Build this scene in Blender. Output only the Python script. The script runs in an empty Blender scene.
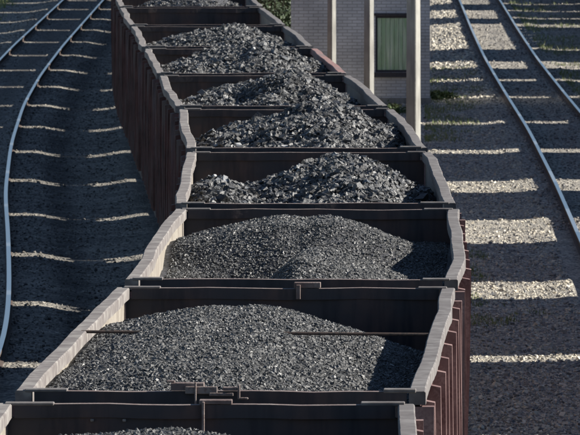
import bpy, math, random
import numpy as np
from mathutils import Vector, Matrix

scene = bpy.context.scene
COL = scene.collection
# ------------------------------------------------------------------ camera
CAM_Z = 7.9
cd = bpy.data.cameras.new("camera"); cam = bpy.data.objects.new("camera", cd); COL.objects.link(cam)
cam.location = (0, 0, CAM_Z)
cam.rotation_euler = (math.radians(90) - math.atan((217.5 + 200) / 8000), 0, 0)
cd.sensor_width = 36; cd.lens = 8000 / 580 * 36
cd.clip_start = 1; cd.clip_end = 8000
cd.dof.use_dof = True; cd.dof.focus_distance = 70; cd.dof.aperture_fstop = 30
scene.camera = cam
# ------------------------------------------------------------------ sky and sun
SUN_EL, SUN_AZ = 28.0, 87.0          # azimuth clockwise from +Y (the viewing direction)
world = bpy.data.worlds.new("World"); scene.world = world; world.use_nodes = True
wn = world.node_tree.nodes; wl = world.node_tree.links
sky = wn.new("ShaderNodeTexSky"); sky.sky_type = 'NISHITA'; sky.sun_disc = False
sky.air_density = 0.75; sky.dust_density = 0.0; sky.ozone_density = 1.2
sky.sun_elevation = math.radians(SUN_EL); sky.sun_rotation = math.radians(SUN_AZ)
bg = wn["Background"]; wl.new(sky.outputs[0], bg.inputs[0]); bg.inputs[1].default_value = 0.05
sd = bpy.data.lights.new("sun", 'SUN'); sun = bpy.data.objects.new("sun", sd); COL.objects.link(sun)
sd.energy = 5.0; sd.angle = math.radians(0.5); sd.color = (1.0, 0.945, 0.86)
e, a = math.radians(SUN_EL), math.radians(SUN_AZ)
sdir = Vector((math.sin(a) * math.cos(e), math.cos(a) * math.cos(e), math.sin(e)))
sun.rotation_euler = sdir.to_track_quat('Z', 'Y').to_euler(); sun.location = (40, 100, 40)
vs = scene.view_settings
scene.display_settings.display_device = 'sRGB'
vs.view_transform = 'Standard'; vs.look = 'None'; vs.exposure = 1.22; vs.gamma = 1.0; vs.use_curve_mapping = False

# ------------------------------------------------------------------ materials
def mat(name, base, rough=0.8, metal=0.0, spec=0.5, var=None, var_scale=3.0, fine=None, fine_scale=40.0,
        bump=0.0, bump_scale=40.0, streak=None, island=None, rough_island=None):
    """base colour, optional larger blotches (var), fine speckle (fine), vertical streaks, per-island variation"""
    m = bpy.data.materials.new(name); m.use_nodes = True
    nt = m.node_tree; n = nt.nodes; l = nt.links; b = n["Principled BSDF"]
    b.inputs["Roughness"].default_value = rough; b.inputs["Metallic"].default_value = metal
    b.inputs["Specular IOR Level"].default_value = spec
    rgb = n.new("ShaderNodeRGB"); rgb.outputs[0].default_value = (*base, 1); cur = rgb.outputs[0]
    tc = n.new("ShaderNodeTexCoord")
    def mixin(cur, fac, colr):
        mx = n.new("ShaderNodeMix"); mx.data_type = 'RGBA'
        l.new(fac, mx.inputs[0]); l.new(cur, mx.inputs[6]); mx.inputs[7].default_value = (*colr, 1)
        return mx.outputs[2]
    def noise(scale, detail=4, vec=None):
        t = n.new("ShaderNodeTexNoise"); t.inputs["Scale"].default_value = scale; t.inputs["Detail"].default_value = detail
        l.new(vec or tc.outputs["Object"], t.inputs["Vector"]); return t.outputs[0]
    def ramp(fac, a, b_):
        r = n.new("ShaderNodeMapRange"); r.inputs[1].default_value = a; r.inputs[2].default_value = b_
        l.new(fac, r.inputs[0]); return r.outputs[0]
    if var: cur = mixin(cur, ramp(noise(var_scale), 0.42, 0.66), var)
    if streak:
        mp = n.new("ShaderNodeMapping"); mp.inputs["Scale"].default_value = (1, 1, 0.12); l.new(tc.outputs["Object"], mp.inputs[0])
        cur = mixin(cur, ramp(noise(9, 5, mp.outputs[0]), 0.45, 0.7), streak)
    if fine: cur = mixin(cur, ramp(noise(fine_scale, 3), 0.45, 0.62), fine)
    if island:
        g = n.new("ShaderNodeNewGeometry"); cur = mixin(cur, g.outputs["Random Per Island"], island)
        if rough_island:
            r = n.new("ShaderNodeMapRange"); r.inputs[3].default_value = rough_island[0]; r.inputs[4].default_value = rough_island[1]
            wn_ = n.new("ShaderNodeMath"); wn_.operation = 'MULTIPLY'; wn_.inputs[1].default_value = 57.31
            fr = n.new("ShaderNodeMath"); fr.operation = 'FRACT'
            l.new(g.outputs["Random Per Island"], wn_.inputs[0]); l.new(wn_.outputs[0], fr.inputs[0]); l.new(fr.outputs[0], r.inputs[0])
            l.new(r.outputs[0], b.inputs["Roughness"])
    l.new(cur, b.inputs["Base Color"])
    if bump:
        bp = n.new("ShaderNodeBump"); bp.inputs["Strength"].default_value = 1.0; bp.inputs["Distance"].default_value = bump
        l.new(noise(bump_scale, 5), bp.inputs["Height"]); l.new(bp.outputs[0], b.inputs["Normal"])
    return m

M = {}
M['outer'] = mat("maroon_paint", (0.085, 0.025, 0.022), 0.75, var=(0.045, 0.02, 0.018), var_scale=1.6, streak=(0.09, 0.05, 0.045), bump=0.004, bump_scale=12)
M['inner'] = mat("dusty_inner_steel", (0.27, 0.245, 0.205), 0.85, var=(0.19, 0.165, 0.135), var_scale=2.2, streak=(0.12, 0.10, 0.085), fine=(0.2, 0.18, 0.15), bump=0.006, bump_scale=9)
M['rail_top'] = mat("worn_top_rail", (0.21, 0.195, 0.18), 0.85, var=(0.095, 0.08, 0.075), var_scale=3.5, fine=(0.12, 0.105, 0.1), fine_scale=9, bump=0.003, bump_scale=9)
M['rail_dark'] = mat('dark_top_rail', (0.15, 0.14, 0.135), 0.85, var=(0.07, 0.06, 0.058), var_scale=3.5, fine=(0.095, 0.085, 0.082), fine_scale=9, bump=0.003, bump_scale=9)  # darker tone for the right top rails and corner caps
M['rail_pink'] = mat("rusty_top_rail", (0.27, 0.14, 0.125), 0.8, var=(0.15, 0.13, 0.125), var_scale=1.0, fine=(0.15, 0.09, 0.08), fine_scale=18, bump=0.006, bump_scale=14)
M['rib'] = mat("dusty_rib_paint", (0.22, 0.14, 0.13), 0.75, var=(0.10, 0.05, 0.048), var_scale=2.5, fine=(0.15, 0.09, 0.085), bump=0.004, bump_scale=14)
M['rib_dark'] = mat('shaded_rib_paint', (0.12, 0.055, 0.05), 0.8, var=(0.05, 0.025, 0.022), streak=(0.16, 0.13, 0.12), bump=0.004)  # rib paint darkened for the shaded left side of the wagons
M['end'] = mat("dark_end_wall_steel", (0.033, 0.03, 0.034), 0.8, var=(0.075, 0.045, 0.038), var_scale=1.8, streak=(0.014, 0.014, 0.018), bump=0.006, bump_scale=8)
M['end_rail'] = mat("end_rail_steel", (0.2, 0.165, 0.15), 0.75, var=(0.09, 0.06, 0.055), var_scale=3.2, fine=(0.13, 0.09, 0.08), fine_scale=25, bump=0.006)
M['under'] = mat("grimy_underframe", (0.035, 0.03, 0.028), 0.8, var=(0.06, 0.045, 0.04), bump=0.004)
M['steel'] = mat("polished_rail_steel", (0.66, 0.66, 0.66), 0.3, metal=1.0)
M['railside'] = mat("rusty_rail_side", (0.07, 0.045, 0.035), 0.8, fine=(0.03, 0.025, 0.022))
M['sleeper'] = mat("dirty_sleeper", (0.15, 0.14, 0.128), 0.9, var=(0.09, 0.085, 0.08), fine=(0.24, 0.225, 0.2), bump=0.006)
M['coal'] = mat("coal", (0.03, 0.031, 0.032), 0.4, spec=0.4, island=(0.112, 0.112, 0.11), rough_island=(0.42, 0.8), bump=0.004, bump_scale=60)
M['coal_bed'] = mat("coal_bed", (0.022, 0.022, 0.025), 0.6, fine=(0.06, 0.06, 0.064), fine_scale=30, bump=0.03, bump_scale=25)
M['lump'] = mat("lump_coal", (0.015, 0.015, 0.016), 0.35, spec=0.55, island=(0.105, 0.106, 0.106), rough_island=(0.3, 0.75), bump=0.02, bump_scale=30)
M['bright'] = mat("pale_stone_lump", (0.33, 0.33, 0.33), 0.7, bump=0.01, bump_scale=20)
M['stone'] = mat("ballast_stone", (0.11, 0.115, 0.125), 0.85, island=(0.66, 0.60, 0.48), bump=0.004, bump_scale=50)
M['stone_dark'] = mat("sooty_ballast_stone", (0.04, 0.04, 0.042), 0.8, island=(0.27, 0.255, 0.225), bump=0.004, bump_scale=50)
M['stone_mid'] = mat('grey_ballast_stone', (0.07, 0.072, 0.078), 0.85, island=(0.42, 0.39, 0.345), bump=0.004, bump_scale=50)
M['concrete'] = mat("weathered_concrete", (0.31, 0.305, 0.275), 0.9, var=(0.21, 0.205, 0.185), var_scale=1.4, streak=(0.17, 0.165, 0.15), bump=0.004)
M['shutter'] = mat("green_painted_boards", (0.36, 0.5, 0.29), 0.7, streak=(0.58, 0.66, 0.48), var=(0.3, 0.42, 0.24), var_scale=2)
M['frame'] = mat("dark_window_frame", (0.03, 0.028, 0.035), 0.7, fine=(0.05, 0.045, 0.045))
M['roof'] = mat("grey_roof_sheet", (0.18, 0.18, 0.18), 0.8, var=(0.12, 0.12, 0.12), bump=0.01)
M['leaf'] = mat("leaf", (0.04, 0.07, 0.02), 0.6, island=(0.08, 0.11, 0.03))
M["leaf_dark"] = mat("dark_leaf", (0.025, 0.045, 0.018), 0.65, island=(0.05, 0.075, 0.03))
M['weed'] = mat("weed_blade", (0.10, 0.15, 0.035), 0.6, island=(0.24, 0.26, 0.09))
M['twig'] = mat("bark", (0.09, 0.07, 0.05), 0.9)

def brick_mat():
    m = bpy.data.materials.new("pale_brick"); m.use_nodes = True
    n = m.node_tree.nodes; l = m.node_tree.links; b = n["Principled BSDF"]; b.inputs["Roughness"].default_value = 0.9
    tc = n.new("ShaderNodeTexCoord"); geo = n.new("ShaderNodeNewGeometry")
    sep = n.new("ShaderNodeSeparateXYZ"); l.new(tc.outputs["Object"], sep.inputs[0])
    ad = n.new("ShaderNodeMath"); ad.operation = 'ADD'; l.new(sep.outputs[0], ad.inputs[0]); l.new(sep.outputs[1], ad.inputs[1])
    cb = n.new("ShaderNodeCombineXYZ"); l.new(ad.outputs[0], cb.inputs[0]); l.new(sep.outputs[2], cb.inputs[1])
    br = n.new("ShaderNodeTexBrick"); l.new(cb.outputs[0], br.inputs[0])
    br.inputs["Scale"].default_value = 1.0; br.inputs["Brick Width"].default_value = 0.26; br.inputs["Row Height"].default_value = 0.085
    br.inputs["Mortar Size"].default_value = 0.011; br.inputs["Mortar Smooth"].default_value = 0.1
    br.inputs["Color1"].default_value = (0.66, 0.655, 0.65, 1); br.inputs["Color2"].default_value = (0.58, 0.575, 0.57, 1)
    br.inputs["Mortar"].default_value = (0.42, 0.41, 0.39, 1)
    ns = n.new("ShaderNodeTexNoise"); ns.inputs["Scale"].default_value = 1.1; l.new(tc.outputs["Object"], ns.inputs[0])
    mr = n.new("ShaderNodeMapRange"); mr.inputs[1].default_value = 0.35; mr.inputs[2].default_value = 0.7; mr.inputs[3].default_value = 1.0; mr.inputs[4].default_value = 0.7
    l.new(ns.outputs[0], mr.inputs[0])
    mx = n.new("ShaderNodeMix"); mx.data_type = 'RGBA'; mx.blend_type = 'MULTIPLY'; mx.inputs[0].default_value = 1
    l.new(br.outputs[0], mx.inputs[6]); l.new(mr.outputs[0], mx.inputs[7]); l.new(mx.outputs[2], b.inputs["Base Color"])
    bp = n.new("ShaderNodeBump"); bp.inputs["Distance"].default_value = 0.006; bp.invert = True
    l.new(br.outputs["Fac"], bp.inputs["Height"]); l.new(bp.outputs[0], b.inputs["Normal"])
    return m
M['brick'] = brick_mat()

def ground_mat():
    m = bpy.data.materials.new("yard_ground"); m.use_nodes = True
    n = m.node_tree.nodes; l = m.node_tree.links; b = n["Principled BSDF"]; b.inputs["Roughness"].default_value = 0.9
    b.inputs["Specular IOR Level"].default_value = 0.25
    tc = n.new("ShaderNodeTexCoord"); at = n.new("ShaderNodeAttribute"); at.attribute_name = "soot_shade"
    def noise(s, d=5):
        t = n.new("ShaderNodeTexNoise"); t.inputs["Scale"].default_value = s; t.inputs["Detail"].default_value = d
        l.new(tc.outputs["Object"], t.inputs[0]); return t.outputs[0]
    vo = n.new("ShaderNodeTexVoronoi"); vo.inputs["Scale"].default_value = 22; l.new(tc.outputs["Object"], vo.inputs[0])
    bw = n.new("ShaderNodeRGBToBW"); l.new(vo.outputs["Color"], bw.inputs[0])
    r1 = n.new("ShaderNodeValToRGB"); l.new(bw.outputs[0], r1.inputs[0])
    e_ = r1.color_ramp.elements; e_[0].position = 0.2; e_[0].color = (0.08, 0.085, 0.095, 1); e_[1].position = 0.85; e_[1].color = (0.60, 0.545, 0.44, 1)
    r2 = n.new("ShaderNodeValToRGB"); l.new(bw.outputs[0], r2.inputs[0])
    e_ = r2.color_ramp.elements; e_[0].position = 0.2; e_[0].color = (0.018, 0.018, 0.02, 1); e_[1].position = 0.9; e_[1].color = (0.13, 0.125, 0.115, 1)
    # coal stain and painted shade amount, broken up by noise
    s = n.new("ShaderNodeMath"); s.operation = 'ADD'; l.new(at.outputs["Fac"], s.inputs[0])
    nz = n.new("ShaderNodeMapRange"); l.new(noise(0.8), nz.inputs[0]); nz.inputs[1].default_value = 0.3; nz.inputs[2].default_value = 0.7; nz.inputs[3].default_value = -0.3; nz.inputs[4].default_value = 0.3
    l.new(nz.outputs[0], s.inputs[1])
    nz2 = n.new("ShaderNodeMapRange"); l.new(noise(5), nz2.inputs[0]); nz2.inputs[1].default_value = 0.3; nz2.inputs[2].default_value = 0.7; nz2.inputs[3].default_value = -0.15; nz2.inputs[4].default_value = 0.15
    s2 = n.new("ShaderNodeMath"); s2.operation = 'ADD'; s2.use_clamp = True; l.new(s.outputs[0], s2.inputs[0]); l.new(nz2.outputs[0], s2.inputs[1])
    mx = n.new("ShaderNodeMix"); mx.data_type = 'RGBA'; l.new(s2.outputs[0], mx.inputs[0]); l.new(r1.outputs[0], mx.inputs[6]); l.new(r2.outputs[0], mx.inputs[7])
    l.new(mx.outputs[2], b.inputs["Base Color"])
    bp = n.new("ShaderNodeBump"); bp.inputs["Distance"].default_value = 0.03; l.new(vo.outputs["Distance"], bp.inputs["Height"]); bp.invert = True
    l.new(bp.outputs[0], b.inputs["Normal"])
    return m
M['ground'] = ground_mat()

# ------------------------------------------------------------------ helpers
def link(o, parent=None):
    COL.objects.link(o)
    if parent: o.parent = parent
    return o
def tag(o, label=None, cat=None, group=None, kind=None):
    for k, v in (('label', label), ('category', cat), ('group', group), ('kind', kind)):
        if v: o[k] = v
    return o
def empty(name, loc, rz=0):
    o = bpy.data.objects.new(name, None); o.location = loc; o.rotation_euler = (0, 0, rz); o.empty_display_size = 0.5
    return link(o)
def np_mesh(name, V, F, mats, smooth=False, midx=None):
    """V (n,3), F (m,k) all same size"""
    me = bpy.data.meshes.new(name); V = np.asarray(V, np.float32); F = np.asarray(F, np.int32); k = F.shape[1]
    me.vertices.add(len(V)); me.vertices.foreach_set("co", V.ravel())
    me.loops.add(F.size); me.loops.foreach_set("vertex_index", F.ravel())
    me.polygons.add(len(F)); me.polygons.foreach_set("loop_start", np.arange(len(F), dtype=np.int32) * k)
    me.polygons.foreach_set("use_smooth", np.full(len(F), smooth))
    for m in mats: me.materials.append(m)
    if midx is not None: me.polygons.foreach_set("material_index", np.asarray(midx, np.int32))
    me.update(calc_edges=True); me.validate()
    return me
class MB:
    def __init__(s): s.v = []; s.f = []; s.m = []
    def box(s, x0, x1, y0, y1, z0, z1, mi=0, R=None):
        i = len(s.v)
        P = [(x0, y0, z0), (x1, y0, z0), (x1, y1, z0), (x0, y1, z0), (x0, y0, z1), (x1, y0, z1), (x1, y1, z1), (x0, y1, z1)]
        if R is not None: P = [tuple(R @ Vector(p)) for p in P]
        s.v += P
        for q in ((0, 3, 2, 1), (4, 5, 6, 7), (0, 1, 5, 4), (1, 2, 6, 5), (2, 3, 7, 6), (3, 0, 4, 7)):
            s.f.append(tuple(i + j for j in q)); s.m.append(mi)
    def cyl(s, p, q, r, n=16, mi=0, r2=None):
        p = Vector(p); q = Vector(q); d = (q - p).normalized(); u = d.orthogonal().normalized(); w = d.cross(u); i = len(s.v)
        r2 = r if r2 is None else r2
        for c, rr in ((p, r), (q, r2)):
            for k in range(n):
                t = 2 * math.pi * k / n; s.v.append(tuple(c + rr * (math.cos(t) * u + math.sin(t) * w)))
        for k in range(n):
            s.f.append((i + k, i + (k + 1) % n, i + n + (k + 1) % n, i + n + k)); s.m.append(mi)
        s.f.append(tuple(i + k for k in reversed(range(n)))); s.m.append(mi)
        s.f.append(tuple(i + n + k for k in range(n))); s.m.append(mi)
    def sweep(s, pts, prof, mi=0, mis=None):
        """pts: list of (origin, axis_x, axis_z); prof: closed list of (a,b)"""
        i = len(s.v); n = len(prof)
        for o, ax, az in pts:
            for a_, b_ in prof: s.v.append((o[0] + ax[0] * a_ + az[0] * b_, o[1] + ax[1] * a_ + az[1] * b_, o[2] + ax[2] * a_ + az[2] * b_))
        for k in range(len(pts) - 1):
            for j in range(n):
                s.f.append((i + k * n + j, i + (k + 1) * n + j, i + (k + 1) * n + (j + 1) % n, i + k * n + (j + 1) % n)); s.m.append(mis[j] if mis else mi)
        s.f.append(tuple(i + j for j in range(n))); s.m.append(mi)
        s.f.append(tuple(i + (len(pts) - 1) * n + j for j in reversed(range(n)))); s.m.append(mi)
    def build(s, name, mats, parent=None, bevel=0.0):
        me = bpy.data.meshes.new(name); me.from_pydata(s.v, [], s.f)
        if not isinstance(mats, (list, tuple)): mats = [mats]
        for m in mats: me.materials.append(m)
        me.polygons.foreach_set("material_index", s.m)
        me.update()
        import bmesh as _b
        bm = _b.new(); bm.from_mesh(me); _b.ops.recalc_face_normals(bm, faces=bm.faces)
        if bevel: _b.ops.bevel(bm, geom=list(bm.edges), offset=bevel, segments=1, affect='EDGES')
        bm.to_mesh(me); bm.free()
        return link(bpy.data.objects.new(name, me), parent)
def copy_tree(o, parent=None):
    c = o.copy(); COL.objects.link(c)
    c.parent = parent
    if parent: c.matrix_parent_inverse = o.matrix_parent_inverse.copy()
    for ch in list(o.children): copy_tree(ch, c)
    return c
def vnoise(x, y, seed=0):
    """smooth value noise for arrays"""
    xi = np.floor(x).astype(np.int64); yi = np.floor(y).astype(np.int64); fx = x - xi; fy = y - yi
    fx = fx * fx * (3 - 2 * fx); fy = fy * fy * (3 - 2 * fy)
    def h(a_, b_):
        n_ = (a_ * 374761393 + b_ * 668265263 + seed * 1442695041) & 0x7fffffff
        n_ = ((n_ ^ (n_ >> 13)) * 1274126177) & 0x7fffffff
        return ((n_ ^ (n_ >> 16)) & 0xffff) / 65535.0
    return (h(xi, yi) * (1 - fx) + h(xi + 1, yi) * fx) * (1 - fy) + (h(xi, yi + 1) * (1 - fx) + h(xi + 1, yi + 1) * fx) * fy
def fbm(x, y, seed=0, o=4):
    s = 0; a_ = 0.5
    for i in range(o): s = s + a_ * (vnoise(x * 2 ** i, y * 2 ** i, seed + i) - 0.5); a_ *= 0.5
    return s
def rocks(P, S, seed, flat=0.8):
    """merged angular stones: P (n,3) centres, S (n,) sizes -> V, F"""
    rng = np.random.default_rng(seed); n = len(P)
    c = np.array([(-1, -1, -1), (1, -1, -1), (1, 1, -1), (-1, 1, -1), (-1, -1, 1), (1, -1, 1), (1, 1, 1), (-1, 1, 1)], float)
    V = c[None] * rng.uniform(0.6, 1.0, (n, 8, 1)) + rng.normal(0, 0.17, (n, 8, 3))
    V *= rng.uniform(0.55, 1.15, (n, 1, 3))
    q = rng.normal(size=(n, 4)); q /= np.linalg.norm(q, axis=1)[:, None]; w, x, y, z = q.T
    R = np.stack([np.stack([1 - 2 * (y * y + z * z), 2 * (x * y - z * w), 2 * (x * z + y * w)], -1),
                  np.stack([2 * (x * y + z * w), 1 - 2 * (x * x + z * z), 2 * (y * z - x * w)], -1),
                  np.stack([2 * (x * z - y * w), 2 * (y * z + x * w), 1 - 2 * (x * x + y * y)], -1)], 1)
    V = np.einsum('nij,nkj->nki', R, V); V[:, :, 2] *= flat
    V = V * (S[:, None, None] * 0.5) + P[:, None, :]
    f = np.array([(0, 3, 2), (0, 2, 1), (4, 5, 6), (4, 6, 7), (0, 1, 5), (0, 5, 4), (1, 2, 6), (1, 6, 5), (2, 3, 7), (2, 7, 6), (3, 0, 4), (3, 4, 7)])
    F = (f[None] + (np.arange(n) * 8)[:, None, None]).reshape(-1, 3)
    return V.reshape(-1, 3), F

# ------------------------------------------------------------------ where the lines run
D0, PITCH, LEN = 59.5, 13.92, 12.7
TOP = 3.5
W = 1.56                              # half width of a wagon over its side walls
_own = np.array([(-200, -4.0), (20, -1.3), (45.6, -0.86), (58.3, -.62), (59.5, -.52), (72.2, -.04), (73.4, .01), (86.1, .296), (87.3, .28), (100, .24), (101.3, .21), (114, -.05),
    (115, -.115), (128, -.56), (129, -.62), (141.8, -1.04), (143, -1.12), (155.7, -1.56), (157, -1.62), (169.6, -2.08), (171, -2.12), (190, -2.65), (207, -2.96),
    (235, -3.25), (257, -3.36), (322, -3.45), (360, -3.4), (900, -1)])
_left = np.array([(-200, -8.5), (60, -5.0), (90, -4.75), (118, -5.0), (129, -5.33), (146, -5.95), (161, -6.54), (184, -7.22), (207.7, -7.72), (230, -7.98), (257.6, -8.12), (322, -8.2), (360, -8.2), (900, -6)])
_right = np.array([(-200, 2.0), (60, 4.9), (100, 5.5), (146.4, 6.06), (165, 6.29), (192, 6.53), (216, 6.62), (232, 6.7), (248, 6.8), (279, 7.1), (308, 7.42), (322, 7.56), (360, 8.0), (900, 14)])
def curve(tab, smooth=6.0):
    def f(y):
        y = np.asarray(y, float); o = np.linspace(-1.6, 1.6, 9); w_ = np.exp(-o * o)
        return sum(np.interp(y + smooth * a_, tab[:, 0], tab[:, 1]) * b_ for a_, b_ in zip(o, w_)) / w_.sum()
    return f
C_own, C_left, C_right = curve(_own, 3), curve(_left), curve(_right)
C_park = lambda y: C_right(y) + 5.4
def at(px, d, z=None):                 # world X of a photo column at distance d
    return (px - 290) * d / 8000

# ------------------------------------------------------------------ ground
def gz(x, y):
    x = np.asarray(x, float); y = np.asarray(y, float)
    z = np.full(np.broadcast(x, y).shape, -0.30) + 0.05 * fbm(x * 0.35, y * 0.12, 5) + 0.02 * fbm(x * 1.6, y * 1.1, 9)
    z = z + .08 * np.clip((x - C_own(y)) / 1.5, 0, 1)
    for C in (C_left, C_own, C_right, C_park):
        t = np.abs(x - C(y) + 0.25 * fbm(x * 0.4, y * 0.25, 17))
        bed = -0.185 - np.clip((t - 1.35) / 1.0, 0, 1) * 0.2 - np.clip(t - 2.35, 0, 99) * 0.5 + 0.018 * fbm(x * 2.2, y * 1.7, 3) - 0.02 * np.exp(-((t) / 0.5) ** 2)
        k = 0.03; z = k * np.log(np.exp(np.clip(z / k, -400, 400)) + np.exp(np.clip(bed / k, -400, 400)))
    return z
def soot_shade(x, y):  # coal stain along the tracks, plus shade painted into the left ground
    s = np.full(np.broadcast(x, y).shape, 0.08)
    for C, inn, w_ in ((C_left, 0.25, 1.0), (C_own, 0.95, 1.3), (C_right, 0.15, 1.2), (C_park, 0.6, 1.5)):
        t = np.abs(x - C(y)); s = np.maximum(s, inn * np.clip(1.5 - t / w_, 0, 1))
    left = np.clip((C_own(y) - x - 0.5) / 1.0, 0, 1); s = np.maximum(s, 0.4 * left)  # whole left ground darkened in colour to deepen its shade
    tr = np.abs(x - (C_own(y) - 2.85)); s = np.maximum(s, 0.9 * np.clip(1.3 - tr / 0.45, 0, 1))  # trough band painted dark, in place of the coupler shadow there
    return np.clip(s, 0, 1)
xs = np.concatenate([[-4000, -1500, -500, -200, -80, -40, -25], np.arange(-18, 18.01, 0.14), [25, 40, 80, 200, 500, 1500, 4000]])
ys = np.concatenate([[-3000, -800, -200, -60], np.arange(-20, 90, 2.0), np.arange(90, 335, 0.45), [340, 350, 370, 400, 450, 600, 900, 1500, 3000, 6000]])
X, Y = np.meshgrid(xs, ys); Z = gz(X, Y)
nx, ny = len(xs), len(ys); idx = np.arange(nx * ny).reshape(ny, nx)
F = np.stack([idx[:-1, :-1], idx[:-1, 1:], idx[1:, 1:], idx[1:, :-1]], -1).reshape(-1, 4)
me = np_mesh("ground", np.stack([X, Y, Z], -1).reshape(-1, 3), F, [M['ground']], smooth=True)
ca = me.attributes.new("soot_shade", 'FLOAT', 'POINT'); ca.data.foreach_set("value", soot_shade(X, Y).ravel().astype(np.float32))
tag(link(bpy.data.objects.new("ground", me)), kind='structure')

# loose stones over the visible ground
def scatter_stones(name, x0f, x1f, y0, y1, n, seed, m, smin, smax, label):
    rng = np.random.default_rng(seed)
    u = rng.uniform(0, 1, n); y = 1 / rng.uniform(1 / y1, 1 / y0, n) if False else y0 + (y1 - y0) * rng.uniform(0, 1, n) ** 1.25
    x = x0f(y) + (x1f(y) - x0f(y)) * u
    dn = vnoise(x * 1.1, y * 0.5, seed) ; keep = rng.uniform(0, 1, n) < 0.35 + 0.9 * dn; x, y = x[keep], y[keep]
    s = rng.uniform(smin, smax, len(x)) * (0.7 + rng.uniform(0, 1, len(x)) ** 4)
    V, F_ = rocks(np.stack([x, y, gz(x, y) + s * 0.12], -1), s, seed + 1)
    return tag(link(bpy.data.objects.new(name, np_mesh(name, V, F_, [m]))), label, "gravel", kind='stuff')
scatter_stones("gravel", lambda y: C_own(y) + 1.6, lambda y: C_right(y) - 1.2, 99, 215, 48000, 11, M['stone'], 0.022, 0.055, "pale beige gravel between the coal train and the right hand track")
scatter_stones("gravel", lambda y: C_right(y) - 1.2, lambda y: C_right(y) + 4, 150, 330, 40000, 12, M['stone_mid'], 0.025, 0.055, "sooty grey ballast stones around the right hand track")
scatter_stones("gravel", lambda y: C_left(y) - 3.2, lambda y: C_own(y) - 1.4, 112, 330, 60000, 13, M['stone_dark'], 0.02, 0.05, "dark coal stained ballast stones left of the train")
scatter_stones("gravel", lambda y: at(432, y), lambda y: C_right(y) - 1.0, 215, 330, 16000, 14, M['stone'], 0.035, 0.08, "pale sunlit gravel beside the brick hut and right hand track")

# ------------------------------------------------------------------ tracks
def rail_prof():
    return [(-.0375, 0), (-.0375, -.035), (-.009, -.05), (-.009, -.155), (-.066, -.17), (-.066, -.182), (.066, -.182), (.066, -.17), (.009, -.155), (.009, -.05), (.0375, -.035), (.0375, 0)]
def track(C, label, y0, y1, vis0, lump=True):
    t = empty("railway_track", (float(C(y0)), y0, 0)); tag(t, label, "railway track")
    ox, oy = float(C(y0)), y0
    for s in (-1, 1):
        m_ = MB(); pts = []
        for y in np.arange(y0, y1, 1.0):
            dx = float(C(y + 1) - C(y - 1)) / 2; ln = math.hypot(dx, 1); ax = (1 / ln, -dx / ln, 0)
            pts.append(((float(C(y)) + s * 0.7975 * ax[0] - ox, y + s * 0.7975 * ax[1] - oy, 0), ax, (0, 0, 1)))
        m_.sweep(pts, rail_prof(), mi=1, mis=[1] * 11 + [0])
        m_.build("rail", [M['steel'], M['railside']], t)
    # sleepers
    b = MB(); b.box(-1.35, 1.35, -.12, .12, -.2, 0, 0); src = b.build("sleeper", M['sleeper'], t, bevel=0.012); first = True
    rest = []; cnt = 0
    for y in np.arange(y0 + 1, y1, 0.6):
        if y >= vis0 and cnt < 100:
            cnt += 1
            o = src if first else src.copy()
            if not first: COL.objects.link(o); o.parent = t
            first = False
            o.location = (float(C(y)) - ox, y - oy, -0.19); o.rotation_euler = (0, 0, -math.atan(float(C(y + 1) - C(y - 1)) / 2) + random.uniform(-.012, .012))
        else: rest.append(y)
    b = MB()
    for y in rest:
        R = Matrix.Translation((float(C(y)) - ox, y - oy, -0.19)) @ Matrix.Rotation(-math.atan(float(C(y + 1) - C(y - 1)) / 2), 4, 'Z')
        b.box(-1.35, 1.35, -.12, .12, -.2, 0, 0, R)
    o = b.build("sleepers", M['sleeper'], t); o["kind"] = "stuff"
random.seed(4)
track(C_left, "empty track with two shiny rails curving away left of the coal train", 20, 360, 116)
track(C_own, "track under the coal train, its rails hidden by the wagons", 20, 345, 60)
track(C_right, "empty track with dark sided rails running right of the brick hut", 20, 360, 146)
track(C_park, "track outside the picture carrying the parked wagons on the right", 50, 345, 60)

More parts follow.
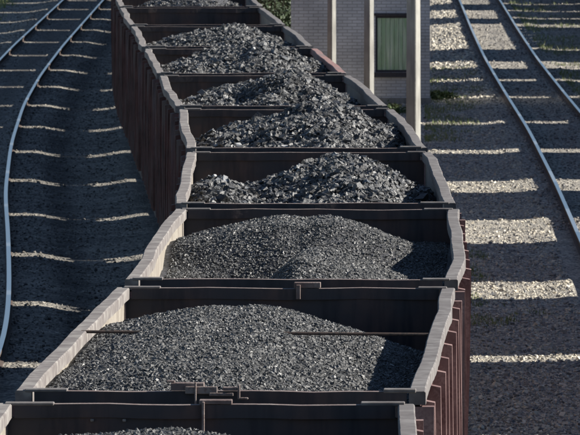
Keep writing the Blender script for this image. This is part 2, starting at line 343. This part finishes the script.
# ------------------------------------------------------------------ wagons
def wave(seed, amp, bow=.02):
    rng = random.Random(seed); ph = [rng.uniform(0, 6.28) for _ in range(4)]
    kn = [rng.uniform(-1, 1) for _ in range(16)]
    def f(s):                      # s 0..1 along the wagon -> outward offset
        t = s * 8; i = min(int(t), 7); fr = t - i; j = kn[i] * (1 - fr) + kn[i + 1] * fr
        return (bow * math.sin(math.pi * s) + amp * (0.6 * math.sin(5 * s + ph[0]) + 0.8 * j)) * min(1, 8 * s, 8 * (1 - s))
    return f
def make_wagon(loc, rz, seed, amp=0.035, L=LEN, left_rail='rail_top', right_rail='rail_dark', tie=None, extras=None):
    root = empty("coal_wagon", loc, rz); H = L / 2; zf = 1.42
    NS = 60
    for side, rm in ((-1, left_rail), (1, right_rail)):
        wv = wave(seed * 7 + side, amp, .05 if seed == 101 and side > 0 else .015); wz = wave(seed * 13 + side + 50, amp * 0.4)
        hz = [zf - 0.12, 1.75, 2.2, 2.7, 3.1, TOP - 0.11]
        V, Fq, mi = [], [], []
        for k in range(NS + 1):
            s = k / NS; y = -H + 0.02 + s * (L - 0.04)
            for z in hz:
                g = max(0, (z - zf) / (TOP - zf)); x = side * (W - 0.09 + wv(s) * g ** 1.5)
                V.append((x + side * 0.018, y, z)); V.append((x - side * 0.018, y, z))
        nh = len(hz)
        for k in range(NS):
            for j in range(nh - 1):
                a0 = (k * nh + j) * 2; b0 = ((k + 1) * nh + j) * 2
                Fq += [(a0, b0, b0 + 2, a0 + 2), (a0 + 1, a0 + 3, b0 + 3, b0 + 1)]; mi += [0, 1]
            a0 = (k * nh) * 2; b0 = ((k + 1) * nh) * 2; Fq.append((a0, a0 + 1, b0 + 1, b0)); mi.append(0)
            a0 = (k * nh + nh - 1) * 2; b0 = ((k + 1) * nh + nh - 1) * 2; Fq.append((a0, b0, b0 + 1, a0 + 1)); mi.append(0)
        if side < 0: Fq = [tuple(reversed(q)) for q in Fq]
        wall = link(bpy.data.objects.new("side_wall", np_mesh("side_wall", V, Fq, [M['outer'], M['inner']], midx=mi)), root)
        # top rail
        b = MB(); pts = []; rr = random.Random(seed + side)
        for k in range(NS + 1):
            s = k / NS; y = -H + s * L; pts.append(((side * (W - 0.09 + wv(s)) + rr.gauss(0, .0012), y, TOP + wz(s) * 0.5 - abs(rr.gauss(0, .0015))), (1, 0, 0), (0, 0, 1)))
        b.sweep(pts, [(-.062, -.1), (.062, -.1), (.062, -.01), (.052, 0), (-.052, 0), (-.062, -.01)])
        b.build("top_rail", M[rm], wall)
        # ribs
        nr = 8
        for k in range(nr):
            s = (k + 0.5) / nr; y = -H + s * L; o = wv(s); b = MB()
            P = [(W - .07, zf - .15), (W + .05, zf - .15), (W + .05 + o * .5, 2.4), (W + .03 + o, TOP - .14), (W - .07 + o, TOP - .12), (W - .07 + o * .4, 2.4)]
            b.sweep([((0, y - .07, 0), (side, 0, 0), (0, 0, 1)), ((0, y + .07, 0), (side, 0, 0), (0, 0, 1))], P)
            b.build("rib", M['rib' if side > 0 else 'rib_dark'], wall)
        for ye in (-H, H):         # corner posts
            sg = 1 if ye > 0 else -1; b = MB(); y0, y1 = sorted((ye - sg * 0.002, ye - sg * .13))
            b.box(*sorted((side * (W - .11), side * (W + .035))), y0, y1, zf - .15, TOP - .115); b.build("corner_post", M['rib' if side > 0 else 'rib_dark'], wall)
        b = MB(); b.box(*sorted((side * (W - .22), side * (W - .12))), -H + .15, H - .15, .92, zf - .125); b.box(*sorted((side * .98, side * 1.28)), -H + .25, H - .25, .42, .9); b.build("sun_block_sill", M['under'], wall)  # added deep under the floor to keep sun from leaking beneath the wagon
    for sg in (-1, 1):
        rng = random.Random(seed * 31 + sg); b = MB()
        y = sg * (H - .045); b.box(-W + .12, W - .12, y - .02, y + .02, zf - .1, TOP - .1, 0)
        for xx in (-1.0, -.35, .35, 1.0): b.box(xx - .05, xx + .05, y + sg * .021 if sg > 0 else y - .075, y + .075 if sg > 0 else y - .021, zf - .1, TOP - .13, 0)
        for zz in (2.0, 2.65): b.box(-W + .14, W - .14, *sorted((y + sg * .022, y + sg * .06)), zz, zz + .1, 0)
        ew = b.build("end_wall", M['end'], root)
        b = MB(); pts = []
        kx = [rng.uniform(-1, 1) for _ in range(9)]
        for k in range(13):
            s = k / 12; i = min(int(s * 8), 7); fr = s * 8 - i; j = (kx[i] * (1 - fr) + kx[i + 1] * fr) * min(1, 6 * s, 6 * (1 - s))
            pts.append(((-W + .17 + s * (2 * W - .34), y + .02 * j, TOP - .004 + .006 * j), (0, 1, 0), (0, 0, 1)))
        b.sweep(pts, [(-.05, -.1), (.05, -.1), (.05, 0), (-.05, 0)], mis=[0, 0, 1, 0])
        b.build("top_rail", [M['end'], M['end_rail']], ew)
        for side in (-1, 1):       # corner caps
            b = MB(); w_ = rng.uniform(.12, .3); b.box(*sorted((side * (W - .1), side * (W - .16 - w_))), y - .055, y + .052, TOP - .012, TOP + rng.uniform(.008, .018)); b.build("corner_cap", M['rail_dark'], ew, bevel=.006)
        b = MB()                   # coupler and buffer beam
        b.box(-.12, .12, *sorted((sg * (H - .1), sg * (H + .42))), .93, 1.16); b.box(-.2, .2, *sorted((sg * (H + .38), sg * (H + .6))), .9, 1.2); b.build("coupler", M['under'], root, bevel=.02)
    b = MB()
    b.box(-W + .12, W - .12, -H + .07, H - .07, zf - .06, zf, 0); b.box(-.3, .3, -H + .05, H - .05, .95, zf - .06); 
    for yy in (-H + .1, H - .3): b.box(-W + .1, W - .1, yy, yy + .2, 1.1, zf - .06)
    for k in range(5): yy = -H + 2 + k * (L - 4) / 4; b.box(-W + .1, -.3, yy - .06, yy + .06, 1.12, zf - .06); b.box(.3, W - .1, yy - .06, yy + .06, 1.12, zf - .06)
    b.build("underframe", M['under'], root)
    for yc in (-H + 2.2, H - 2.2):
        b = MB()
        for sx in (-1, 1):
            b.box(*sorted((sx * .95, sx * 1.12)), yc - 1.1, yc + 1.1, .5, .75); b.box(*sorted((sx * .93, sx * 1.14)), yc - .35, yc + .35, .3, .5)
        b.box(-1.1, 1.1, yc - .2, yc + .2, .76, .94); bo = b.build("bogie", M['under'], root)
        for yw in (yc - .925, yc + .925):
            b = MB(); b.cyl((-.9, yw, .475), (.9, yw, .475), .08, 10)
            for sx in (-1, 1): b.cyl((sx * .73, yw, .475), (sx * .86, yw, .475), .475, 24)
            b.build("wheelset", M['under'], bo)
    if tie is not None:
        b = MB(); b.cyl((-W + .1, tie, TOP - .0), (W - .14, tie - .1, TOP - .01), .013, 8); b.build("cross_tie", M['railside'], root)
    if extras:
        for (name, bx, mm) in extras:
            b = MB()
            for q in bx: b.box(*q)
            b.build(name, M[mm], root, bevel=.004)
    return root

def wagon_pose(k):                  # k = 0 is the first whole wagon
    y0 = D0 + PITCH * k; y1 = y0 + LEN
    if k < 9:
        x0, x1 = (float(np.interp(q, _own[:, 0], _own[:, 1])) for q in (y0, y1))
    else: x0, x1 = float(C_own(y0)), float(C_own(y1))
    return ((x0 + x1) / 2, (y0 + y1) / 2), -math.atan2(x1 - x0, y1 - y0)

# heaps: bumps (uc, half length, vc, peak above the wall top, slope along, slope left, slope right); u from the near end, v across
def heap_fn(bumps, floor, seed, rough):
    def f(u, v):
        z = np.full(u.shape, floor)
        k = 0.05
        acc = np.exp(np.full(u.shape, floor) / k)
        for uc, hl, vc, pk, su, sl, sr in bumps:
            du = np.sqrt(np.clip(np.abs(u - uc) - hl, 0, 99) ** 2 + 0.01) - .1
            dv = v - vc; sv = np.where(dv < 0, sl, sr); dd = np.sqrt(dv ** 2 + .04) - .2
            acc = acc + np.exp((pk - su * du - sv * dd) / k)
        z = k * np.log(acc)
        return z + rough * fbm(u * 0.9, v * 1.3, seed) + rough * 0.5 * fbm(u * 3, v * 3.5, seed + 7)
    return f
def make_coal(pose, bumps, floor, seed, rough, n, smin, smax, power, mkey, label, ulo=0.0, extra_big=0, brights=0, pits=(), marks=()):
    (cx, cy), rz = pose; f0 = heap_fn(bumps, floor, seed, rough)
    def f(u, v):
        z = f0(u, v)
        for pu, pv, dp, su, sv in pits: z = z - dp * np.exp(-((u - pu) / su) ** 2 - ((v - pv) / sv) ** 2)
        return z
    H = LEN / 2 - .075
    us = np.linspace(-H, H, 170); vs_ = np.linspace(-W + .09, W - .09, 44)
    U, Vv = np.meshgrid(us, vs_); Zc = np.minimum(f(U + H, Vv), 9) + TOP
    edge = (np.abs(Vv) > W - .13) | (np.abs(U) > H - .001)
    nU, nV = len(us), len(vs_); id_ = np.arange(nU * nV).reshape(nV, nU)
    F1 = np.stack([id_[:-1, :-1], id_[:-1, 1:], id_[1:, 1:], id_[1:, :-1]], -1).reshape(-1, 4)
    V1 = np.stack([U, Vv, Zc], -1).reshape(-1, 3)[:, [1, 0, 2]]
    F1 = F1[:, ::-1]
    F1t = np.concatenate([F1[:, [0, 1, 2]], F1[:, [0, 2, 3]]])
    rng = np.random.default_rng(seed)
    u = rng.uniform(-H + ulo, H - .03, n); v = rng.uniform(-W + .16, W - .16, n)
    s = smin + (smax - smin) * rng.uniform(0, 1, n) ** power
    if extra_big:
        s[:extra_big] = rng.uniform(smax, smax * 1.7, extra_big)
    s = np.where(np.minimum(W - .12 - np.abs(v), H - np.abs(u)) < s * .5, smin, s)
    for i, (mu, mv, ms) in enumerate(marks): u[n - 1 - i] = mu - LEN / 2 + .075; v[n - 1 - i] = mv; s[n - 1 - i] = ms
    z = f(u + H, v) + TOP + s * rng.uniform(-.1, .3, n)
    for i in range(len(marks)): z[n - 1 - i] = f(u[n - 1 - i:n - i] + H, v[n - 1 - i:n - i])[0] + TOP + s[n - 1 - i] * .35
    V2, F2 = rocks(np.stack([v, u, z], -1), s, seed + 3, 0.85)
    mi = np.concatenate([np.zeros(len(F1t)), np.ones(len(F2))])
    if brights:
        ids = rng.choice(np.arange(extra_big, n), brights, replace=False)
        for i in list(ids) + [n - 1 - j for j in range(len(marks))]: mi[len(F1t) + i * 12: len(F1t) + i * 12 + 12] = 2
    me = np_mesh("coal_heap", np.concatenate([V1, V2]), np.concatenate([F1t, F2 + len(V1)]), [M['coal_bed'], M[mkey], M['bright']], midx=mi)
    o = link(bpy.data.objects.new("coal_heap", me)); o.location = (cx, cy, 0); o.rotation_euler = (0, 0, rz)
    return tag(o, label, "coal", "coal loads heaped in the open wagons", "stuff")

GW = "open coal wagons coupled in a train"
def ends(cx, px, d, w_px, z, h, yl):     # a box on an end wall: photo columns -> local x range
    return None
wag = {}
P_ = {}
def place(k, label, **kw):
    (c, rz) = wagon_pose(k); P_[k] = (c, rz)
    w_ = make_wagon((c[0], c[1], 0), rz, 100 + k, **kw); tag(w_, label, "wagon", GW); wag[k] = w_; return w_
Hh = LEN / 2
near_br = [("end_bracket", [(-.37, -.12, -Hh - .02, -Hh + .07, TOP + .002, TOP + .06), (-.26, -.02, -Hh - .05, -Hh - .021, TOP - .02, TOP + .035), (-.4, -.34, -Hh - .01, -Hh + .05, TOP + .061, TOP + .075),
            (-.19, -.175, -Hh - .07, -Hh - .051, TOP - .1, TOP + .07), (.02, .13, -Hh - .04, -Hh + .02, TOP + .004, TOP + .03), (-.08, .1, -Hh - .06, -Hh - .041, TOP - .035, TOP - .01)], 'end_rail'),
           ("bent_rod", [(.13, .15, -Hh - .05, -Hh - .03, TOP - .06, TOP + .05), (.15, .21, -Hh - .05, -Hh - .03, TOP - .06, TOP - .045)], 'end_rail')]
far_w1 = [("end_bracket", [(-.04, .2, Hh - .1, Hh + .02, TOP - .0, TOP + .03), (-.02, .0, Hh - .14, Hh - .1, TOP - .2, TOP + .02)], 'end_rail'),
          ("wall_bolt", [(-.835, -.81, Hh - .09, Hh - .064, TOP - .13, TOP - .11)], 'rail_top'), ("wall_bolt", [(-.6, -.575, Hh - .09, Hh - .064, TOP - .13, TOP - .11)], 'rail_top'),
          ("wall_bolt", [(.61, .635, Hh - .09, Hh - .064, TOP - .11, TOP - .09)], 'rail_top')]
far_w2 = [("end_bracket", [(.08, .32, Hh - .1, Hh + .0, TOP + .0, TOP + .05), (.1, .14, Hh - .14, Hh - .09, TOP - .1, TOP + .03)], 'end_rail')]
place(-1, "nearest coal wagon, only its far end seen along the bottom edge", extras=far_w1, amp=.02)
place(0, "first whole wagon, of fine coal, with a thin tie rod across its top", tie=LEN * .02, extras=near_br + far_w2, amp=.015)
place(1, "wagon of fine coal in two humps, ahead of the one with the tie rod", amp=.03)
place(2, "first wagon with coarse lump coal, just beyond the two humped fine coal", amp=.023)
place(3, "second wagon of lump coal, its heap overtopping the far end wall", amp=.023)
place(4, "third wagon of lump coal, beside the foot of the thick concrete post", amp=.023)
place(5, "wagon of lump coal whose right top rail is rusty pink", right_rail='rail_pink', amp=.023)
place(6, "wagon of lump coal beside the left corner of the brick hut", amp=.023)
place(7, "nearly unfilled dark wagon between two heaped ones near the top edge", amp=.023)
place(8, "farthest visible coal wagon, cut by the top edge of the picture", amp=.023)
for k in range(9, 20):
    (c, rz) = wagon_pose(k); w_ = copy_tree(wag[3 + k % 4]); w_.location = (c[0], c[1], 0); w_.rotation_euler = (0, 0, rz); P_[k] = (c, rz)
    w_["label"] = "coal wagon of the same train beyond the top edge"

FINE = dict(rough=.06, smin=.013, smax=.036, power=2.6, mkey='coal')
make_coal(P_[-1], [(8.5, 1.6, -.2, -.0, .16, .1, .16)], -.75, 21, n=24000, label="fine coal heap in the nearest wagon, barely showing at the bottom edge", **{**FINE, 'ulo': 6.0} if False else FINE)
make_coal(P_[0], [(5.3, 3.6, -.5, .055, .09, .25, .5), (5.3, 3.6, -.08, .055, .09, .5, .33)], -.6, 22, n=95000, label="broad smooth heap of fine coal in the wagon with the tie rod", brights=14, **FINE)
make_coal(P_[1], [(8.8, .7, -.3, .08, .24, .27, .5), (8.8, .7, .15, .08, .24, .5, .42), (2.7, 1.4, .08, .09, .1, 1.2, .42)], -.36, 23, pits=((4.8, -.6, .38, 1.9, .5),), n=90000, label="fine coal heap with two humps and a dark hollow between them", brights=8, **FINE)
COARSE = dict(rough=.28, smin=.02, smax=.095, power=2.8, mkey='lump')
make_coal(P_[2], [(7.0, 1.2, .38, .14, .13, .42, .5), (5.6, .5, -1.1, -.1, .2, .5, .6)], -.8, 24, n=34000, label="coarse coal heap just beyond the two humped fine one", extra_big=70, brights=40, marks=((6.2, -1.15, .09), (5.9, -1.02, .10), (6.6, -.9, .08), (5.7, -.78, .09), (5.3, -1.1, .08)), **COARSE)
make_coal(P_[3], [(6.8, 1.4, .4, .26, .13, .36, .52)], -.8, 25, n=34000, label="coarse coal heap rising above the second lump coal wagon", extra_big=90, brights=45, marks=((4.2, -.8, .11), (5.5, -1.25, .08), (3.5, -.2, .10)), **COARSE)
make_coal(P_[4], [(6.6, 1.4, .3, .19, .13, .34, .5)], -.8, 26, n=30000, label="coarse coal heap with a black hollow, left of the thick post foot", extra_big=110, brights=45, pits=((3.9, .38, .6, .8, .27), (5.0, -.4, .2, .7, .3)), marks=((7, -1.15, .12), (3.0, -.6, .09)), **COARSE)
make_coal(P_[5], [(6.2, 1.4, .35, .24, .13, .28, .45)], -.8, 27, n=26000, label="coarse coal heap in the wagon with the rusty pink rail", extra_big=60, brights=40, pits=((4.5, -.3, .2, .8, .4),), marks=((8, -1.28, .1), (5.4, .2, .1)), **COARSE)
make_coal(P_[6], [(6.2, 1.4, .3, .1, .12, .25, .40)], -.8, 28, n=24000, label="coarse coal heap beside the left corner of the brick hut", extra_big=50, brights=30, **COARSE)
make_coal(P_[7], [(6.5, 2.5, .3, -.45, .10, .2, .2)], -1.0, 29, n=7000, label="low dark coal deep inside the nearly unfilled wagon", **COARSE)
src = make_coal(P_[8], [(6.0, 1, .2, .15, .12, .36, .40)], -.8, 30, n=8000, label="coal heap in the farthest visible wagon at the top edge", extra_big=40, brights=30, **COARSE)
def coal_copy(c, rz, sy, label):
    o = src.copy(); COL.objects.link(o); o.location = (c[0], c[1], 0); o.rotation_euler = (0, 0, rz); o.scale = (1, sy, 1); o["label"] = label
for k in range(9, 20): coal_copy(P_[k][0], P_[k][1], 1, "coal heap in a wagon beyond the top edge")

# the parked train on the next line, whose shadow lies across the gravel
GP = "wagons parked on the line outside the picture to the right"
park = [(70, 83), (84.2, 97.2), (98.6, 111.6), (113.0, 125.7), (130.2, 141.4), (149.6, 160.0), (164.9, 177.4), (179.4, 193.4), (194.8, 209.8), (211.0, 222.6), (224.2, 233.0), (239.2, 250.8),
        (279.5, 286.4), (297.5, 306.5)]
flats = [(252.0, 276.5), (287.5, 296.5), (307.5, 331)]
park = [(a_ * 1.034 + .4, b_ * 1.034 + .4) for a_, b_ in park]; flats = [(a_ * 1.034 + .4, b_ * 1.034 + .4) for a_, b_ in flats]
van = None
def make_van():
    root = empty("covered_wagon", (0, 0, 0)); H = LEN / 2; hw = 1.5; n = 12
    prof = [(-hw, 1.15), (hw, 1.15), (hw, 3.95)] + [(hw * math.cos(math.pi * k / n), 3.95 + .53 * math.sin(math.pi * k / n)) for k in range(1, n)] + [(-hw, 3.95)]
    b = MB(); b.sweep([((0, -H, 0), (1, 0, 0), (0, 0, 1)), ((0, H, 0), (1, 0, 0), (0, 0, 1))], prof, mis=[0] * 2 + [1] * 12 + [0]); b.build("body", [M['outer'], M['roof']], root)
    for s in (-1, 1):
        b = MB(); b.box(*sorted((s * (hw + .003), s * (hw + .06))), -1.1, 1.1, 1.3, 3.7); d = b.build("door", M['outer'], root)
        b = MB(); b.box(*sorted((s * (hw + .061), s * (hw + .1))), -.9, -.84, 1.9, 2.3); b.build("handle", M['rail_top'], d)
        for k in range(7):
            y = -H + .3 + k * (LEN - .6) / 6
            if abs(y) > 1.2:
                b = MB(); b.box(*sorted((s * (hw + .002), s * (hw + .05))), y - .06, y + .06, 1.16, 3.9); b.build("rib", M['rib'], root)
    b = MB(); b.box(-.9, .9, -H + .2, H - .2, .85, 1.148); b.build("underframe", M['under'], root)
    for yc in (-H + 2.2, H - 2.2):
        b = MB(); b.box(-1.1, 1.1, yc - 1.2, yc + 1.2, .45, .84)
        for yw in (yc - .925, yc + .925):
            for sx in (-1, 1): b.cyl((sx * .73, yw, .475), (sx * .86, yw, .475), .475, 20)
        b.build("bogie", M['under'], root)
    for s in (-1, 1):
        b = MB(); b.box(-.12, .12, *sorted((s * (H - .1), s * (H + .5))), .93, 1.14); b.build("coupler", M['under'], root)
    return root
for i, (y0, y1) in enumerate(park):
    xa, xb = float(C_park(y0)), float(C_park(y1)); w_ = make_van() if van is None else copy_tree(van)
    if van is None: van = w_
    w_.location = ((xa + xb) / 2, (y0 + y1) / 2, 0)
    w_.rotation_euler = (0, 0, -math.atan2(xb - xa, y1 - y0)); w_.scale = (1, (y1 - y0) / LEN, 1)
    tag(w_, "parked maroon covered wagon standing outside the picture to the right", "wagon", GP)
# low flat wagons
def make_flat():
    fl = empty("flat_wagon", (0, 0, 0))
    b = MB(); b.box(-1.5, 1.5, -12, 12, 1.02, 1.12); b.box(-.9, -.7, -12, 12, .7, 1.02); b.box(.7, .9, -12, 12, .7, 1.02); b.build("deck", M['outer'], fl)
    for k in range(7):
        b = MB(); b.box(-1.35, 1.35, -11.6 + k * 3.35, -8.4 + k * 3.35, 1.122, 1.75); b.build("timber_stack", M['sleeper'], fl, bevel=.03)
    for yc in (-9.5, 9.5):
        b = MB(); b.box(-1.1, 1.1, yc - 1.1, yc + 1.1, .5, .69)
        for yw in (yc - .925, yc + .925): b.cyl((-.86, yw, .475), (.86, yw, .475), .475, 20)
        b.build("bogie", M['under'], fl)
    return fl
flat0 = None
for y0, y1 in flats:
    xa, xb = float(C_park(y0)), float(C_park(y1)); fl = make_flat() if flat0 is None else copy_tree(flat0); flat0 = flat0 or fl
    fl.location = ((xa + xb) / 2, (y0 + y1) / 2, 0); fl.rotation_euler = (0, 0, -math.atan2(xb - xa, y1 - y0)); fl.scale = (1, (y1 - y0) / 24, 1)
    tag(fl, "low flat wagon standing outside the picture to the right", "wagon", GP)

# ------------------------------------------------------------------ brick hut
yb = 214.0; xl, xr = at(291, yb), at(430, yb); zg = -.36
hut = empty("brick_hut", ((xl + xr) / 2, yb + 1.6, zg)); tag(hut, "pale brick hut with a green shuttered window behind three concrete posts", "hut")
hw = (xr - xl) / 2; wx0, wx1 = at(375.5, yb) - (xl + xr) / 2, at(409, yb) - (xl + xr) / 2
def zz(py): return CAM_Z - (py + 200) * yb / 8000 - zg
z0, z1 = zz(72), zz(15.5)
b = MB(); t = .25; yf = -1.6; yk = 1.6; ht = 3.6
b.box(-hw, wx0, yf, yf + t, 0, ht); b.box(wx1, hw, yf, yf + t, 0, ht); b.box(wx0, wx1, yf, yf + t, 0, z0); b.box(wx0, wx1, yf, yf + t, z1, ht)
b.box(-hw, -hw + t, yf + t, yk, 0, ht); b.box(hw - t, hw, yf + t, yk, 0, ht); b.box(-hw + t, hw - t, yk - t, yk, 0, ht)
b.build("wall", M['brick'], hut)
b = MB(); b.box(-hw - .25, hw + .25, yf - .3, yk + .3, ht, ht + .16); b.build("roof", M['roof'], hut, bevel=.01)
b = MB(); b.box(-hw - .03, hw + .03, yf - .03, yk + .03, -.1, .3); b.build("plinth", M['concrete'], hut)
b = MB(); b.box(wx0, wx1, yf + .04, yf + .1, z1 - .06, z1); b.box(wx0, wx1, yf + .04, yf + .1, z0, z0 + .06); b.box(wx0, wx0 + .05, yf + .04, yf + .1, z0 + .06, z1 - .06); b.box(wx1 - .05, wx1, yf + .04, yf + .1, z0 + .06, z1 - .06)
win = b.build("window", M['frame'], hut)
b = MB()
nb = 7; ww = (wx1 - wx0 - .1) / nb
for i in range(nb): b.box(wx0 + .05 + i * ww + .004, wx0 + .05 + (i + 1) * ww - .004, yf + .055 + .006 * (i % 2), yf + .08, z0 + .06, z1 - .06)
b.build("shutter", M['shutter'], win)
b = MB(); b.box(wx0 - .08, wx1 + .06, yf - .03, yf + .03, z1 + .002, z1 + .07); b.build("lintel", M['frame'], hut)
b = MB(); b.box(wx0 - .05, wx1 + .05, yf - .07, yf + .035, z0 - .13, z0 - .003); b.build("sill", M['frame'], hut)

# ------------------------------------------------------------------ concrete posts
GPOST = "concrete posts in front of the brick hut"
for px0, px1, d, frac, lab in ((405.5, 421.5, 157, .36, "thickest concrete post, rightmost of the three before the hut"), (363.3, 374.6, 190, .44, "middle concrete post, left of the green shuttered window"),
                          (326.8, 336.6, 207, .48, "thinnest concrete post, leftmost of the three before the hut")):
    x = at((px0 + px1) / 2, d); wd = (px1 - px0) * d / 8000
    # square post turned so that its sunlit right face takes "frac" of the seen width
    th = math.atan(frac / (1 - frac)); s = wd / (math.cos(th) + math.sin(th))
    # the camera must see the right face: turn clockwise from above
    p = empty("concrete_post", (x, d, -.5), -(math.pi / 2 - th) + math.pi / 2 - math.pi / 2 + 0)
    p.rotation_euler = (0, 0, -th)
    tag(p, lab, "post", GPOST)
    b = MB(); h = s / 2; c_ = s * .07
    prof = [(-h + c_, -h), (h - c_, -h), (h, -h + c_), (h, h - c_), (h - c_, h), (-h + c_, h), (-h, h - c_), (-h, -h + c_)]
    b.sweep([((0, 0, 0), (1, 0, 0), (0, 1, 0)), ((0, 0, 9.0), (.8, 0, 0), (0, .8, 0))], prof); b.build("shaft", M['concrete'], p)
    b = MB(); b.cyl((0, 0, -.1), (0, 0, .18), s * 1.0, 20); b.build("footing", M['concrete'], p)
    b = MB(); b.box(-.9, .9, -.05, .05, 8.6, 8.72); b.build("crossarm", M['end_rail'], p)

# ------------------------------------------------------------------ plants
def shrub(x, y, h, r, n, label, seed, key='leaf', group="low green shrubs round the brick hut"):
    rng = np.random.default_rng(seed); z = float(gz(x, y)); o = empty("shrub", (x, y, z)); tag(o, label, "shrub", group)
    b = MB()
    for k in range(9):
        t = rng.uniform(0, 6.28); rr = rng.uniform(.2, .8) * r; b.cyl((0, 0, 0), (math.cos(t) * rr, math.sin(t) * rr, h * rng.uniform(.6, .95)), .014, 6, r2=.004)
    b.build("stems", M['twig'], o)
    cc = rng.normal(size=(14, 3)); cc /= np.linalg.norm(cc, axis=1)[:, None]; cc[:, 2] = np.abs(cc[:, 2]); cc *= rng.uniform(.3, .9, (14, 1)); cc *= (r, r, h * .75)
    c = cc[rng.integers(0, 14, n)] + rng.normal(size=(n, 3)) * (r * .22, r * .22, h * .14); c[:, 2] = np.abs(c[:, 2]) + .05
    a1 = rng.normal(size=(n, 3)); a1 /= np.linalg.norm(a1, axis=1)[:, None]; a2 = np.cross(a1, rng.normal(size=(n, 3))); a2 /= np.linalg.norm(a2, axis=1)[:, None]
    s = rng.uniform(.03, .06, (n, 1)) * (1 if h < 2 else 1.5); V = np.stack([c - a1 * s, c + a2 * s * .45, c + a1 * s, c - a2 * s * .45], 1).reshape(-1, 3)
    link(bpy.data.objects.new("foliage", np_mesh("foliage", V, np.arange(4 * n).reshape(-1, 4), [M[key]])), o)
shrub(at(391, 206), 206, .35, .4, 700, "small green shrub behind the wagons at the hut wall", 1)
shrub(at(440, 216), 216.5, .25, .45, 700, "dark green shrub against the right corner of the hut", 2)
shrub(at(283, 222), 222, 3.3, .9, 9000, "tall dark shrub by the left corner of the hut", 3, "leaf_dark")
shrub(at(277, 246), 246, 3.8, 1.3, 14000, "biggest dark bush, behind the others left of the hut", 9, "leaf_dark")
shrub(at(258, 250), 250, 3.6, 1.2, 12000, "dark bush showing just over the train rim at the top edge", 10, "leaf_dark")
shrub(at(268, 232), 232, 3.4, 1.0, 9000, "broad dark shrub behind the train left of the hut", 4, "leaf_dark")
def weeds(n, x0f, x1f, y0, y1, seed, label, h0=.06, h1=.2, thr=.5):
    rng = np.random.default_rng(seed); y = rng.uniform(y0, y1, n); x = x0f(y) + (x1f(y) - x0f(y)) * rng.uniform(0, 1, n) ** 1.4
    fr = (x - x0f(y)) / (x1f(y) - x0f(y)); k = vnoise(x * 1.3, y * .45, seed) * .7 + vnoise(x * 4, y * 1.8, seed + 1) * .3 - .6 * np.abs(fr - .25) ** 1.5 - .35 * np.abs((y - y0) / (y1 - y0) - .5) ** 2 > thr - .14; x, y = x[k], y[k]; n = len(x); z = gz(x, y)
    t = rng.uniform(0, 6.28, n); h = rng.uniform(h0, h1, n); w_ = .006 + .006 * rng.uniform(0, 1, n); ln = rng.normal(0, .35, (n, 2)) * h[:, None]
    b0 = np.stack([x - w_ * np.cos(t), y - w_ * np.sin(t), z - .01], -1); b1 = np.stack([x + w_ * np.cos(t), y + w_ * np.sin(t), z - .01], -1); tp = np.stack([x + ln[:, 0], y + ln[:, 1], z + h], -1)
    V = np.stack([b0, b1, tp], 1).reshape(-1, 3)
    tag(link(bpy.data.objects.new("grass", np_mesh("grass", V, np.arange(3 * n).reshape(-1, 3), [M['weed']]))), label, "grass", kind='stuff')
weeds(42000, lambda y: C_own(y) + 1.6, lambda y: C_own(y) + 4.6, 122, 205, 5, "thin green weeds growing along the right side of the train", .03, .1, thr=.42)
weeds(7000, lambda y: at(425, y), lambda y: at(485, y), 190, 242, 6, "green weeds on the ground right of the brick hut", .04, .12, .5)
weeds(16000, lambda y: C_right(y) + 1.2, lambda y: C_right(y) + 4.5, 200, 330, 7, "scattered weeds beyond the right hand track", .05, .16, .58)
weeds(16000, lambda y: C_left(y) - 5.5, lambda y: C_left(y) - 2.6, 285, 335, 8, "pale green grass in the far left corner", .08, .25, .45)
